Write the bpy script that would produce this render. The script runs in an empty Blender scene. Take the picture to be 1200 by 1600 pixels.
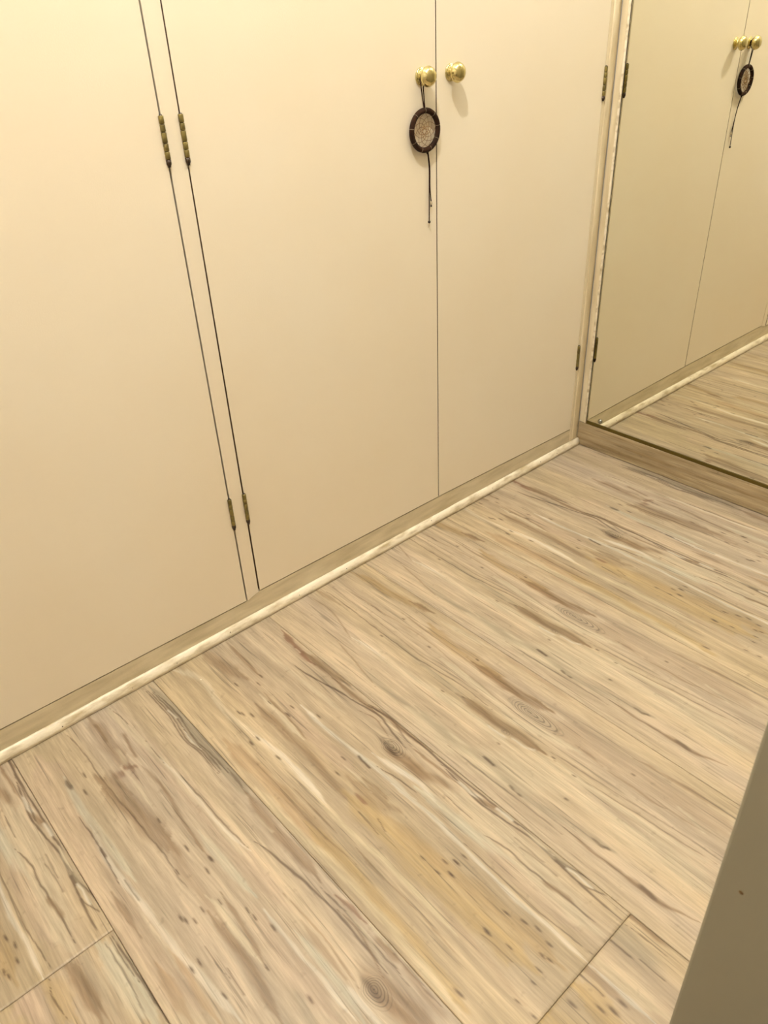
import bpy, bmesh, math, random
import numpy as np
from mathutils import Vector, Matrix

random.seed(7)
scene = bpy.context.scene
COLL = scene.collection

# ------------------------------------------------------------------ camera
cam_data = bpy.data.cameras.new('camera')
cam_data.sensor_fit = 'VERTICAL'
cam_data.sensor_height = 24.0
cam_data.lens = 24.0 * 1191.83 / 1600.0
cam_data.clip_start = 0.02
cam_data.dof.use_dof = True
cam_data.dof.focus_distance = 1.75
cam_data.dof.aperture_fstop = 7.0
camera = bpy.data.objects.new('camera', cam_data)
COLL.objects.link(camera)
R = Matrix(((0.7461157864087248, 0.38448758590337184, -0.5435812078777995),
            (-0.6644013680963952, 0.3767473236362594, -0.6454705850808028),
            (-0.043382661782428764, 0.842751891376764, 0.5365512037425305))).to_4x4()
camera.matrix_world = Matrix.Translation((-1.8883, -1.2585, 1.16)) @ R
scene.camera = camera

# ------------------------------------------------------------------ world, exposure
world = bpy.data.worlds.new('world'); scene.world = world
world.use_nodes = True
world.node_tree.nodes['Background'].inputs[0].default_value = (1.0, 0.86, 0.66, 1)
world.node_tree.nodes['Background'].inputs[1].default_value = 0.05
scene.view_settings.view_transform = 'Standard'
scene.view_settings.look = 'None'
scene.view_settings.gamma = 1.0
scene.view_settings.use_curve_mapping = False
scene.view_settings.exposure = -0.12

LAMP_COLOR = (1.0, 0.99, 0.97)
BULB_STRENGTH = 3250.0       # small bare bulb in the closet ceiling
FILL_STRENGTH = 12.0       # added soft fill panel, unseen, on the niche ceiling
REAR_FILL_STRENGTH = 0.4         # second added fill panel, unseen, in the passage behind the viewer
BULB_POS = (-1.46, -0.69, 2.64)

# ------------------------------------------------------------------ helpers
def lin(c):
    r = []
    for v in c[:3]:
        v = v / 255.0
        r.append(v / 12.92 if v <= 0.04045 else ((v + 0.055) / 1.055) ** 2.4)
    return (r[0], r[1], r[2], 1.0)

def mat(name, color, rough=0.5, metal=0.0, bump=0.0, bump_scale=300.0, color2=None, cscale=3.0,
        stretch=(1, 1, 1), lo=0.35, hi=0.65, spec=0.5, detail=4.0, emit=None):
    m = bpy.data.materials.new(name); m.use_nodes = True
    nt = m.node_tree; n = nt.nodes; l = nt.links
    b = n['Principled BSDF']
    b.inputs['Base Color'].default_value = lin(color)
    b.inputs['Roughness'].default_value = rough
    b.inputs['Metallic'].default_value = metal
    b.inputs['Specular IOR Level'].default_value = spec
    tc = n.new('ShaderNodeTexCoord')
    if color2 is not None:
        mp = n.new('ShaderNodeMapping'); mp.inputs['Scale'].default_value = stretch
        l.new(tc.outputs['Object'], mp.inputs['Vector'])
        no = n.new('ShaderNodeTexNoise'); no.inputs['Scale'].default_value = cscale
        no.inputs['Detail'].default_value = detail
        l.new(mp.outputs[0], no.inputs['Vector'])
        cr = n.new('ShaderNodeValToRGB')
        cr.color_ramp.elements[0].position = lo; cr.color_ramp.elements[0].color = lin(color)
        cr.color_ramp.elements[1].position = hi; cr.color_ramp.elements[1].color = lin(color2)
        l.new(no.outputs['Fac'], cr.inputs[0]); l.new(cr.outputs[0], b.inputs['Base Color'])
    if bump > 0:
        no = n.new('ShaderNodeTexNoise'); no.inputs['Scale'].default_value = bump_scale
        no.inputs['Detail'].default_value = 3.0
        l.new(tc.outputs['Object'], no.inputs['Vector'])
        bp = n.new('ShaderNodeBump'); bp.inputs['Strength'].default_value = bump
        bp.inputs['Distance'].default_value = 0.001
        l.new(no.outputs['Fac'], bp.inputs['Height']); l.new(bp.outputs[0], b.inputs['Normal'])
    if emit:
        b.inputs['Emission Color'].default_value = (*LAMP_COLOR, 1)
        b.inputs['Emission Strength'].default_value = emit
    return m

def obj(name, bm, m, parent=None, smooth=False, label=None, cat=None, group=None, kind=None):
    me = bpy.data.meshes.new(name)
    if isinstance(bm, bmesh.types.BMesh):
        bmesh.ops.recalc_face_normals(bm, faces=bm.faces)
        if smooth:
            for f in bm.faces: f.smooth = True
        bm.to_mesh(me); bm.free()
    else:
        me = bm
    if m is not None: me.materials.append(m)
    o = bpy.data.objects.new(name, me); COLL.objects.link(o)
    if parent is not None:
        o.parent = parent
        o.matrix_parent_inverse = Matrix.Translation(-Vector(parent_world(parent)))
    tag(o, label, cat, group, kind)
    return o

def parent_world(p):
    v = Vector(p.location)
    q = p.parent
    if q is not None and p.type != 'EMPTY':
        return Vector((0, 0, 0))
    return v

def tag(o, label=None, cat=None, group=None, kind=None):
    if label: o['label'] = label
    if cat: o['category'] = cat
    if group: o['group'] = group
    if kind: o['kind'] = kind
    return o

def empty(name, loc, label, cat, group=None):
    o = bpy.data.objects.new(name, None); COLL.objects.link(o)
    o.location = loc; o.empty_display_size = 0.05
    return tag(o, label, cat, group)

def box(bm, lo, hi, bev=0.0, seg=2):
    vs = [bm.verts.new((x, y, z)) for x in (lo[0], hi[0]) for y in (lo[1], hi[1]) for z in (lo[2], hi[2])]
    fs = [(0, 1, 3, 2), (4, 6, 7, 5), (0, 4, 5, 1), (2, 3, 7, 6), (0, 2, 6, 4), (1, 5, 7, 3)]
    faces = [bm.faces.new([vs[i] for i in f]) for f in fs]
    if bev > 0:
        es = list({e for f in faces for e in f.edges})
        bmesh.ops.bevel(bm, geom=es, offset=bev, segments=seg, affect='EDGES', profile=0.5)
    return bm

def mkbox(lo, hi, bev=0.0, seg=2):
    return box(bmesh.new(), lo, hi, bev, seg)

def slab(corners, y0, y1, bev=0.0012, dark_sides=False):
    """door leaf from four (x, z) corners, front face at y0"""
    bm = bmesh.new()
    a = [bm.verts.new((x, y0, z)) for x, z in corners]
    b = [bm.verts.new((x, y1, z)) for x, z in corners]
    bm.faces.new(a); bm.faces.new(b[::-1])
    for i in range(len(a)):
        j = (i + 1) % len(a)
        bm.faces.new((a[i], b[i], b[j], a[j]))
    bmesh.ops.recalc_face_normals(bm, faces=bm.faces)
    bmesh.ops.bevel(bm, geom=list(bm.edges), offset=bev, segments=2, affect='EDGES', profile=0.5)
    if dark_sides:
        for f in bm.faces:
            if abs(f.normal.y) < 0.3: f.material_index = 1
    return bm

def tube(bm, pts, r, sides=8, closed=False, smooth_steps=0):
    pts = [Vector(p) for p in pts]
    if smooth_steps:
        q = []
        n = len(pts)
        for i in range(n - 1):
            p0 = pts[max(i - 1, 0)]; p1 = pts[i]; p2 = pts[i + 1]; p3 = pts[min(i + 2, n - 1)]
            for k in range(smooth_steps):
                t = k / smooth_steps
                q.append(0.5 * ((2 * p1) + (p2 - p0) * t + (2 * p0 - 5 * p1 + 4 * p2 - p3) * t * t + (3 * p1 - p0 - 3 * p2 + p3) * t ** 3))
        q.append(pts[-1]); pts = q
    rings = []
    n = len(pts)
    ref = Vector((0, 1, 0.13)).normalized()
    for i, p in enumerate(pts):
        if closed: t = pts[(i + 1) % n] - pts[i - 1]
        else: t = pts[min(i + 1, n - 1)] - pts[max(i - 1, 0)]
        t.normalize()
        a = t.cross(ref)
        if a.length < 1e-4: a = t.cross(Vector((1, 0, 0)))
        a.normalize(); b = t.cross(a).normalized()
        rr = r[i] if isinstance(r, (list, tuple)) else r
        rings.append([bm.verts.new(p + rr * (math.cos(u) * a + math.sin(u) * b)) for u in [2 * math.pi * k / sides for k in range(sides)]])
    m = n if closed else n - 1
    for i in range(m):
        A = rings[i]; B = rings[(i + 1) % n]
        for k in range(sides):
            bm.faces.new((A[k], A[(k + 1) % sides], B[(k + 1) % sides], B[k]))
    if not closed:
        bm.faces.new(rings[0]); bm.faces.new(rings[-1][::-1])
    return bm

def lathe_y(bm, c, prof, sides=32):
    """profile of (distance out of the door, radius) turned about the -Y axis"""
    rings = []
    for d, r in prof:
        if r < 1e-6:
            rings.append([bm.verts.new((c[0], c[1] - d, c[2]))])
        else:
            rings.append([bm.verts.new((c[0] + r * math.cos(u), c[1] - d, c[2] + r * math.sin(u))) for u in [2 * math.pi * k / sides for k in range(sides)]])
    for A, B in zip(rings, rings[1:]):
        for k in range(sides):
            j = (k + 1) % sides
            if len(A) == 1: bm.faces.new((A[0], B[k], B[j]))
            elif len(B) == 1: bm.faces.new((A[k], B[0], A[j]))
            else: bm.faces.new((A[k], B[k], B[j], A[j]))
    return bm

def dome(bm, c, axis, r, h, sides=16, rows=4):
    ax = Vector(axis).normalized()
    a = ax.orthogonal().normalized(); b = ax.cross(a)
    c = Vector(c); rings = []
    for i in range(rows):
        t = i / rows * math.pi / 2
        rings.append([bm.verts.new(c + ax * h * math.sin(t) + r * math.cos(t) * (math.cos(u) * a + math.sin(u) * b)) for u in [2 * math.pi * k / sides for k in range(sides)]])
    top = bm.verts.new(c + ax * h)
    bm.faces.new(rings[0][::-1])
    for A, B in zip(rings, rings[1:]):
        for k in range(sides):
            j = (k + 1) % sides
            bm.faces.new((A[k], A[j], B[j], B[k]))
    for k in range(sides):
        bm.faces.new((rings[-1][k], rings[-1][(k + 1) % sides], top))
    return bm

# ------------------------------------------------------------------ materials
M_PAINT = mat('cream_door_paint', (238, 225, 200), 0.42, bump=0.18, bump_scale=420, color2=(236, 221, 193), cscale=2.2)
M_FRAME = mat('cream_frame_paint', (230, 214, 182), 0.45, bump=0.12, bump_scale=260, color2=(222, 205, 170), cscale=6)
M_STILE = mat('yellowed_corner_paint', (234, 219, 186), 0.4, bump=0.15, bump_scale=200, color2=(212, 195, 158), cscale=14, stretch=(3, 3, 0.5))
M_KICK = mat('grimy_kick_paint', (224, 209, 176), 0.5, bump=0.35, bump_scale=160, color2=(194, 178, 143), cscale=9, stretch=(1, 3, 6), lo=0.3, hi=0.7, detail=8)
M_BEAD = mat('ivory_bead_paint', (244, 232, 206), 0.35, bump=0.6, bump_scale=220, color2=(190, 170, 130), cscale=34, stretch=(0.6, 2, 2), lo=0.45, hi=0.72, detail=8)
M_WALL = mat('cream_wall_paint', (230, 222, 206), 0.7, bump=0.2, bump_scale=120)
M_GREY = mat('shaded_wall_grey', (152, 146, 128), 0.6, bump=0.08, bump_scale=90)  # grey puts the shade of the unlit wall end into its colour
M_CEIL = mat('ceiling_white', (244, 241, 235), 0.8, bump=0.1, bump_scale=80)
M_GAP = mat('shaded_gap_edge', (92, 70, 42), 0.8, bump=0.2, bump_scale=200)  # dark colour on the leaf edges stands in for shade in the door gaps
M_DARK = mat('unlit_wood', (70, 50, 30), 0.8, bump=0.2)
M_BRASS = mat('polished_brass', (216, 202, 146), 0.09, 1.0, bump=0.02, bump_scale=60)
M_OLDBRASS = mat('tarnished_brass', (142, 126, 70), 0.42, 0.55, bump=0.3, bump_scale=500, color2=(104, 92, 52), cscale=60)
M_BLACKBRASS = mat('blackened_brass', (58, 42, 26), 0.5, 0.3, bump=0.3, bump_scale=500)
M_LEATHER = mat('dark_brown_leather', (50, 28, 12), 0.8, bump=0.5, bump_scale=420, color2=(34, 19, 8), cscale=60, spec=0.15)
M_CORD = mat('dark_waxed_cord', (40, 18, 10), 0.8, bump=0.3, bump_scale=900, spec=0.15)
M_THREAD = mat('tan_thread', (138, 102, 56), 0.85, bump=0.3, bump_scale=900)
M_WHITE = mat('white_thread', (190, 172, 140), 0.6, bump=0.2, bump_scale=900)
M_BEADD = mat('dark_bead', (40, 20, 16), 0.25, bump=0.05)
M_STEEL = mat('chromed_steel', (170, 170, 160), 0.18, 1.0, bump=0.03)
M_SILVER = mat('mirror_silvering', (240, 239, 226), 0.0, 1.0, bump=0.0)
M_EDGE = mat('mirror_edge', (54, 46, 26), 0.3, bump=0.05)
M_STRIP = mat('olive_strip', (88, 72, 18), 0.35, 0.3, bump=0.1)
M_NAIL = mat('rusty_nail', (62, 44, 26), 0.6, 0.4, bump=0.3)
M_CHIP = mat('paint_chip_white', (245, 238, 215), 0.5, bump=0.1)
M_BULB = mat('bulb_glow', (255, 240, 210), 0.4, emit=BULB_STRENGTH)
M_FILL = mat('fill_glow', (255, 245, 225), 0.4, emit=FILL_STRENGTH)
M_REARFILL = mat('rear_fill_glow', (255, 245, 225), 0.4, emit=REAR_FILL_STRENGTH)
M_SPOT = mat('brown_spot', (112, 84, 40), 0.5, bump=0.2)

def laminate(name, gain=1.0, plinth=False):
    m = bpy.data.materials.new(name); m.use_nodes = True
    nt = m.node_tree; n = nt.nodes; l = nt.links
    b = n['Principled BSDF']
    b.inputs['Specular IOR Level'].default_value = 0.35
    def math_(op, a, c=None, v=None):
        x = n.new('ShaderNodeMath'); x.operation = op
        l.new(a, x.inputs[0])
        if c is not None: l.new(c, x.inputs[1])
        if v is not None: x.inputs[1].default_value = v
        return x.outputs[0]
    if plinth:
        tc = n.new('ShaderNodeTexCoord'); vec = tc.outputs['Object']
    else:
        at = n.new('ShaderNodeAttribute'); at.attribute_name = 'grain'; vec = at.outputs['Vector']
    def noise(sx, sy, scale, det, rough=0.6):
        mp = n.new('ShaderNodeMapping')
        mp.inputs['Scale'].default_value = (1.0, sy, sx) if plinth else (sx, sy, 1.0)
        l.new(vec, mp.inputs['Vector'])
        t = n.new('ShaderNodeTexNoise'); t.inputs['Scale'].default_value = scale
        t.inputs['Detail'].default_value = det; t.inputs['Roughness'].default_value = rough
        l.new(mp.outputs[0], t.inputs['Vector'])
        return t.outputs['Fac']
    def ramp(fac, p0, c0, p1, c1):
        r = n.new('ShaderNodeValToRGB')
        r.color_ramp.elements[0].position = p0; r.color_ramp.elements[0].color = (*[c0] * 3, 1)
        r.color_ramp.elements[1].position = p1; r.color_ramp.elements[1].color = (*[c1] * 3, 1)
        l.new(fac, r.inputs[0]); return r.outputs[0]
    def mul(a, c, fac=1.0):
        x = n.new('ShaderNodeMix'); x.data_type = 'RGBA'; x.blend_type = 'MULTIPLY'
        x.inputs['Factor'].default_value = fac
        l.new(a, x.inputs['A']); l.new(c, x.inputs['B']); return x.outputs['Result']
    if plinth:
        r = n.new('ShaderNodeValToRGB')
        r.color_ramp.elements[0].position = 0.38; r.color_ramp.elements[0].color = lin((170, 145, 104))
        r.color_ramp.elements[1].position = 0.6; r.color_ramp.elements[1].color = lin((208, 186, 146))
        l.new(noise(60, 2.6, 1.0, 5), r.inputs[0]); base = r.outputs[0]
    else:
        ca = n.new('ShaderNodeVertexColor'); ca.layer_name = 'Col'
        base = ca.outputs['Color']
    # fine fibre grain, broad streaks and thin dark vessels, all running along the board
    f1 = ramp(noise(300, 17, 1.0, 4), 0.30, 0.80, 0.70, 1.12)
    f2 = ramp(noise(70, 3.6, 1.0, 5), 0.32, 0.74, 0.68, 1.14)
    f3 = ramp(noise(190, 5.5, 1.0, 3, 0.5), 0.31, 0.50, 0.39, 1.0)
    f4 = ramp(noise(60, 55, 1.0, 2, 0.5), 0.20, 0.75, 0.34, 1.0)
    f5 = ramp(noise(24, 2.2, 1.0, 4, 0.6), 0.30, 0.80, 0.70, 1.13)
    c = mul(base, f1, 0.9); c = mul(c, f2, 0.75); c = mul(c, f3, 0.75); c = mul(c, f4, 0.8); c = mul(c, f5, 0.9)
    if not plinth:
        ka = n.new('ShaderNodeAttribute'); ka.attribute_name = 'knot'
        sx = n.new('ShaderNodeSeparateXYZ'); l.new(ka.outputs['Vector'], sx.inputs[0])
        s = math_('SINE', math_('MULTIPLY', sx.outputs[0], None, 6.2832))
        s = math_('MULTIPLY', math_('ADD', s, None, 1.0), None, 0.5)
        s = math_('POWER', s, None, 4.0)
        s = math_('MULTIPLY', s, sx.outputs[1])
        s = math_('MULTIPLY', s, None, 0.50)
        inv = math_('SUBTRACT', s, None, 1.0); inv = math_('MULTIPLY', inv, None, -1.0)
        cx = n.new('ShaderNodeCombineXYZ')
        for i in range(3): l.new(inv, cx.inputs[i])
        c = mul(c, cx.outputs[0])
    g = n.new('ShaderNodeMix'); g.data_type = 'RGBA'; g.blend_type = 'MULTIPLY'; g.inputs['Factor'].default_value = 1.0
    l.new(c, g.inputs['A']); g.inputs['B'].default_value = (gain, gain * 1.02, gain * 1.07, 1)
    l.new(g.outputs['Result'], b.inputs['Base Color'])
    rr = n.new('ShaderNodeMapRange'); rr.inputs['To Min'].default_value = 0.38; rr.inputs['To Max'].default_value = 0.52
    l.new(noise(90, 4, 1.0, 2), rr.inputs['Value']); l.new(rr.outputs[0], b.inputs['Roughness'])
    bp = n.new('ShaderNodeBump'); bp.inputs['Strength'].default_value = 0.12; bp.inputs['Distance'].default_value = 0.0006
    l.new(noise(330, 9, 1.0, 3), bp.inputs['Height']); l.new(bp.outputs[0], b.inputs['Normal'])
    return m
M_FLOOR = laminate('wood_laminate', 0.72)
M_PLINTH = laminate('plinth_laminate', 0.8, plinth=True)

# ---- laminate prints: strokes (print, colour, half width mm, strength, points in 0.1 mm on the board)
SE_ = [-2.1078, -1.8074, -1.5080, -1.2083, -.9090, -.6120, -.3097]
COL={'L': (224, 205, 170), 'W': (233, 219, 192), 'T': (190, 161, 115), 'Y': (204, 176, 128), 'B': (160, 132, 97), 'R': (160, 125, 95), 'D': (122, 98, 72), 'G': (182, 165, 135), 'P': (208, 182, 152), 'M': (187, 161, 127), 'C': (214, 203, 174), 'O': (192, 163, 124), 'S': (222, 201, 162)}
OFFS={'K': {3: 0.0, 4: 0.114}, 'D': {2: 0.0, 5: 0.1204, 0: 0.526}, 'F': {1: 0.0, 6: -0.1623}, 'Z': {0: 0.0}, 'Y': {2: 0.0}}
KNOTS=[('K', 2057, -6206, 13, 42, 4), ('K', 1326, -6205, 5, 7, 2), ('D', 2501, -4931, 14, 18, 4), ('F', 2384, -8006, 14, 18, 4)]
STROKES=[
('K','M',26,0.45,[2194,-6637,2267,-8584,2461,-10281]),
('K','L',22,0.6,[379,-4540,489,-6495,1194,-7561,1209,-9261,1198,-10621]),
('K','T',9,0.8,[2493,-123,2591,-924,2651,-1793,2731,-2375]),
('K','B',8,0.8,[2732,-2043,2821,-2498,2862,-2734]),
('K','T',12,0.75,[2513,-2961,2343,-3698,2375,-4437,2289,-5411]),
('K','B',10,0.85,[2302,-4503,2261,-5435,2320,-6058,2383,-6521]),
('K','L',6,0.6,[2748,-3099,2826,-3728,2891,-4436]),
('K','M',6,0.5,[2918,-4689,2926,-5902,2891,-6730]),
('K','L',7,0.8,[1881,-3955,1856,-4734,1793,-5669,1663,-6194,1831,-6843,1956,-7492]),
('K','B',9,0.85,[1383,-4908,1411,-5583,1414,-5999,1440,-6618,1461,-7059]),
('K','G',6,0.6,[1539,-2463,1485,-3568,1436,-4583,1357,-5199]),
('K','G',7,0.55,[530,-4567,436,-5761,560,-6462,446,-7321,544,-8128,704,-9106]),
('K','G',6,0.5,[523,-2768,418,-3722,471,-4629]),
('K','L',8,0.8,[929,-2015,1004,-2959,1012,-3966,1132,-4788,1160,-5641,1113,-6579]),
('K','W',4,0.6,[936,-2052,1003,-2530,1014,-3053]),
('K','W',2.5,0.8,[1219,-5924,1212,-6095,1216,-6252]),
('K','W',2,0.6,[1289,-6430,1309,-6726,1391,-6888]),
('K','B',6,0.6,[1392,-18,1432,-480,1455,-946]),
('K','B',1.8,0.6,[1138,-224,1169,-1061,902,-2048]),
('K','B',1.5,0.6,[623,-1864,409,-3116,315,-3597]),
('K','D',1.2,0.6,[1552,-249,1530,-2364,1504,-3448,1626,-4767,1573,-5693]),
('K','D',1.0,0.45,[1761,-314,1713,-2267,1646,-3502,1721,-4859,1693,-6087]),
('K','B',1.2,0.5,[1954,-577,2014,-2154,2069,-3370,1924,-4852,1853,-6149]),
('K','B',1.6,0.6,[2319,-2197,2262,-3174,2250,-4176,2238,-5105]),
('K','D',1.5,0.6,[1938,-1324,1977,-1629,1975,-2019]),
('K','D',1.3,0.6,[3046,-3012,3008,-3755,3002,-4430,2989,-5254]),
('K','B',4,0.5,[2036,-7360,2023,-7658,1986,-7965]),
('K','B',3.5,0.5,[2552,-8267,2631,-8874,2673,-9710,2690,-10162]),
('K','B',1.8,0.6,[1973,-8111,2007,-8621,1977,-9085,2066,-9363]),
('K','B',1.4,0.5,[2053,-8849,2049,-9469,2080,-9920]),
('K','L',1.5,0.6,[2197,-9382,2131,-9717,2058,-9932]),
('K','D',1.1,0.55,[1472,-7273,1520,-8249,1580,-9024,1696,-10353]),
('K','D',1.1,0.45,[1568,-6975,1649,-7995,1723,-8932,1821,-10286]),
('K','L',4,0.8,[1479,-7341,1464,-8289,1504,-9072,1622,-10284]),
('K','P',6,0.4,[1277,-7640,1326,-8555,1361,-9405]),
('K','B',2.2,0.75,[447,-8242,439,-8856,459,-9295,459,-9741,482,-10118,634,-10669]),
('K','B',5,0.6,[469,-9619,482,-9863,483,-10063]),
('K','D',3,0.85,[493,-9787,489,-9869,477,-9944]),
('K','D',2.5,0.85,[642,-8775,641,-8839,640,-8902]),
('K','D',1.6,0.8,[666,-8959,677,-9001]),
('K','D',2.2,0.8,[594,-6352,591,-6451,580,-6602]),
('K','D',1.8,0.7,[438,-7107,424,-7207]),
('K','D',1.8,0.7,[424,-7281,421,-7371]),
('K','D',1.8,0.7,[1026,-6306,1020,-6343]),
('K','D',1.2,0.5,[297,-5692,317,-7105,335,-8353]),
('K','D',1.7,0.7,[1458,-2445,1461,-2507]),
('K','D',1.7,0.7,[2189,-2359,2190,-2423]),
('K','D',1.7,0.7,[1947,-3454,1948,-3513]),
('K','D',1.7,0.7,[1237,-4592,1240,-4645]),
('K','D',1.7,0.7,[1410,-5008,1413,-5059]),
('K','D',1.7,0.7,[1510,-7229,1512,-7272]),
('K','D',1.7,0.7,[931,-7929,934,-7968]),
('K','D',1.7,0.7,[2414,-4475,2414,-4531]),
('K','D',1.7,0.7,[1446,-7725,1448,-7765]),
('K','D',1.7,0.7,[2228,-8451,2229,-8490]),
('D','M',40,0.25,[1349,-789,1405,-3104,1447,-5233]),
('D','B',13,0.55,[1237,117,1300,-603,1489,-1464]),
('D','B',5,0.6,[1786,-215,1763,-914,1739,-1654]),
('D','L',5,0.5,[2234,-48,2272,-1411,2315,-2527,2393,-3709]),
('D','P',14,0.5,[1661,-2521,1577,-3720,1628,-5018]),
('D','B',7,0.6,[1229,-2225,1217,-3151,1254,-3842,1172,-4739,1171,-5562]),
('D','L',5,0.85,[1427,-2047,1417,-2529,1386,-3132,1394,-3653]),
('D','B',1.8,0.7,[1527,-2017,1489,-2765,1429,-3752]),
('D','O',14,0.75,[251,-2621,298,-3344,343,-4085,330,-5085,318,-5995]),
('D','Y',13,0.8,[333,-5175,316,-6416,251,-7275,243,-8002,157,-9062]),
('D','L',6,0.85,[466,-120,773,-821,657,-1914,778,-3171,828,-4155,808,-5146]),
('D','W',4,0.7,[759,-2933,852,-3668,838,-4499,800,-5211]),
('D','S',5,0.85,[789,-4758,741,-5903,824,-6631,828,-7390,798,-8287]),
('D','S',7,0.8,[74,-3964,91,-5406,160,-6193,151,-7388,122,-8291,62,-9030]),
('D','B',1.2,0.55,[386,-4126,368,-5033,404,-5801,465,-6402]),
('D','B',1.6,0.6,[557,-4289,573,-5227,581,-5701]),
('D','B',1.1,0.5,[641,-6024,623,-6857,637,-7733,596,-8584]),
('D','B',3,0.4,[628,-6208,601,-6882]),
('D','Y',20,0.8,[1192,-5179,1179,-6233,1164,-7411,1226,-8257,1277,-9341]),
('D','T',12,0.6,[1425,-6123,1470,-7471,1584,-8592,1615,-9655]),
('D','B',14,0.45,[1454,-4951,1485,-5457,1636,-6058]),
('D','M',7,0.4,[939,-7850,870,-8714,808,-9609]),
('D','R',3,0.7,[1316,-5390,1313,-5516]),
('D','L',2.5,0.5,[1554,-4546,1582,-5073,1544,-5476]),
('D','B',3,0.5,[1640,-5186,1682,-5494,1665,-5722]),
('D','D',1.1,0.6,[1104,-5642,1075,-6219]),
('D','D',1.1,0.6,[1264,-5970,1195,-6248]),
('D','W',4,0.75,[1874,-2898,1856,-3810,1901,-4504,1946,-4921,1978,-5547,2016,-6148]),
('D','W',3.6,0.8,[1931,-5598,1971,-6196,1971,-6982,1891,-8459,1926,-9182,1919,-9902]),
('D','W',5,0.9,[2134,-4832,2163,-5128,2232,-5496,2292,-5943,2209,-6548]),
('D','C',9,0.7,[2184,-5972,2233,-6571,2241,-7322,2351,-8070]),
('D','L',20,0.6,[2523,-6445,2600,-7578,2411,-8803,2416,-9639]),
('D','P',12,0.45,[2264,-7590,2160,-8495,2206,-9443]),
('D','D',2,0.8,[1901,-4693,1886,-4843,1876,-5056]),
('D','D',1.1,0.7,[1984,-5059,2088,-5652,2139,-6135]),
('D','B',9,0.75,[2850,-1693,2899,-2435,2945,-3139]),
('D','R',6,0.85,[2926,-728,2867,-1186,2783,-1854,2804,-2151]),
('D','L',1.5,0.7,[2791,-1462,2779,-1623]),
('D','B',5,0.8,[2820,-2757,2835,-3583,2890,-4118,2934,-4735,2968,-5590]),
('D','D',1.6,0.8,[2464,-1793,2493,-2174,2566,-2641,2682,-3187,2769,-3763,2845,-4169,2771,-4578,2713,-4919,2667,-5239]),
('D','D',1.2,0.6,[2885,-3827,2971,-4220,2942,-4539,2837,-4930,2800,-5240]),
('D','B',1.3,0.7,[2633,-3823,2733,-4200,2654,-4577,2571,-4892]),
('D','L',1.4,0.7,[2864,-3951,2889,-4351,2816,-4733,2749,-5062]),
('D','D',1.5,0.8,[2801,-3624,2927,-4270,2940,-5181,2928,-6453,2947,-7565,2917,-8603,3018,-9153,2995,-9790]),
('D','D',1.2,0.6,[2885,-3827,3014,-4924,3026,-5954]),
('D','B',3,0.7,[2767,-5186,2786,-6025,2806,-6489]),
('D','B',11,0.85,[2436,-5185,2460,-5372,2478,-5631]),
('D','B',6,0.6,[2478,-5631,2503,-5893,2615,-6193]),
('D','D',4,0.6,[2465,-4789,2444,-4941,2417,-5062]),
('D','D',1.5,0.8,[2893,-5868,2803,-6804,2824,-7309,2886,-8128,2839,-8790,2827,-9047,2792,-9857]),
('D','G',5,0.7,[2878,-8039,2910,-8673,2921,-9282]),
('D','W',2.6,0.95,[2836,-6461,2834,-6667,2865,-6900]),
('D','B',4,0.85,[2852,-6942,2875,-7073,2897,-7201]),
('D','W',2.4,0.8,[2910,-7249,2928,-7408,2937,-7573]),
('D','L',2.4,0.8,[2930,-7721,2918,-8143,2924,-8469]),
('D','D',2.4,0.7,[2883,-8540,2880,-8645,2876,-8749]),
('D','W',1.8,0.8,[2891,-8763,2916,-8982,2903,-9235]),
('D','D',1.2,0.7,[2844,-9034,2866,-9201,2960,-9433]),
('D','D',1.2,0.65,[2462,-6424,2448,-6829,2437,-7186]),
('D','D',1.5,0.75,[2353,-7394,2451,-7847,2436,-8227,2460,-8702,2461,-8951,2483,-9323,2490,-9656]),
('D','B',3.2,0.6,[2434,-8722,2467,-8885,2492,-9051]),
('D','D',1.1,0.65,[2019,-7309,2008,-7778,1992,-8439,2012,-8993,2027,-9342,2066,-9853]),
('D','D',1.0,0.5,[2703,-7841,2695,-8189,2711,-8440]),
('D','D',1.0,0.5,[2620,-8007,2654,-8355,2674,-8726]),
('D','D',1.0,0.5,[2927,-5016,2919,-5892,2839,-7075]),
('D','D',1.5,0.8,[1583,-1752,1585,-1810]),
('D','D',1.5,0.8,[1754,-1589,1755,-1648]),
('D','D',1.5,0.8,[847,-2158,850,-2213]),
('D','D',1.5,0.8,[887,-2244,890,-2299]),
('D','D',1.5,0.8,[1000,-2395,1003,-2449]),
('D','D',1.5,0.8,[1457,-2355,1459,-2410]),
('D','D',1.5,0.8,[1714,-2785,1715,-2839]),
('D','D',1.5,0.8,[591,-2991,594,-3042]),
('D','D',1.5,0.8,[748,-2978,751,-3029]),
('D','D',1.5,0.8,[775,-3646,778,-3695]),
('D','D',1.5,0.8,[1960,-3349,1960,-3401]),
('D','D',1.5,0.8,[1656,-4515,1657,-4562]),
('D','D',1.5,0.8,[1366,-4708,1367,-4754]),
('D','D',1.5,0.8,[1226,-1437,1228,-1497]),
('D','D',1.5,0.8,[1517,-2893,1519,-2946]),
('D','D',1.5,0.8,[1666,-7444,1667,-7479]),
('D','D',1.5,0.8,[1454,-7541,1455,-7575]),
('D','D',1.5,0.8,[1834,-7465,1835,-7500]),
('D','D',1.5,0.8,[1623,-8559,1624,-8591]),
('D','D',1.5,0.8,[1700,-8836,1701,-8867]),
('D','D',1.5,0.8,[1322,-9437,1323,-9465]),
('D','D',1.5,0.8,[1718,-9314,1719,-9343]),
('D','D',1.5,0.8,[1521,-9336,1522,-9365]),
('D','D',1.5,0.8,[1561,-9451,1562,-9480]),
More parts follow.
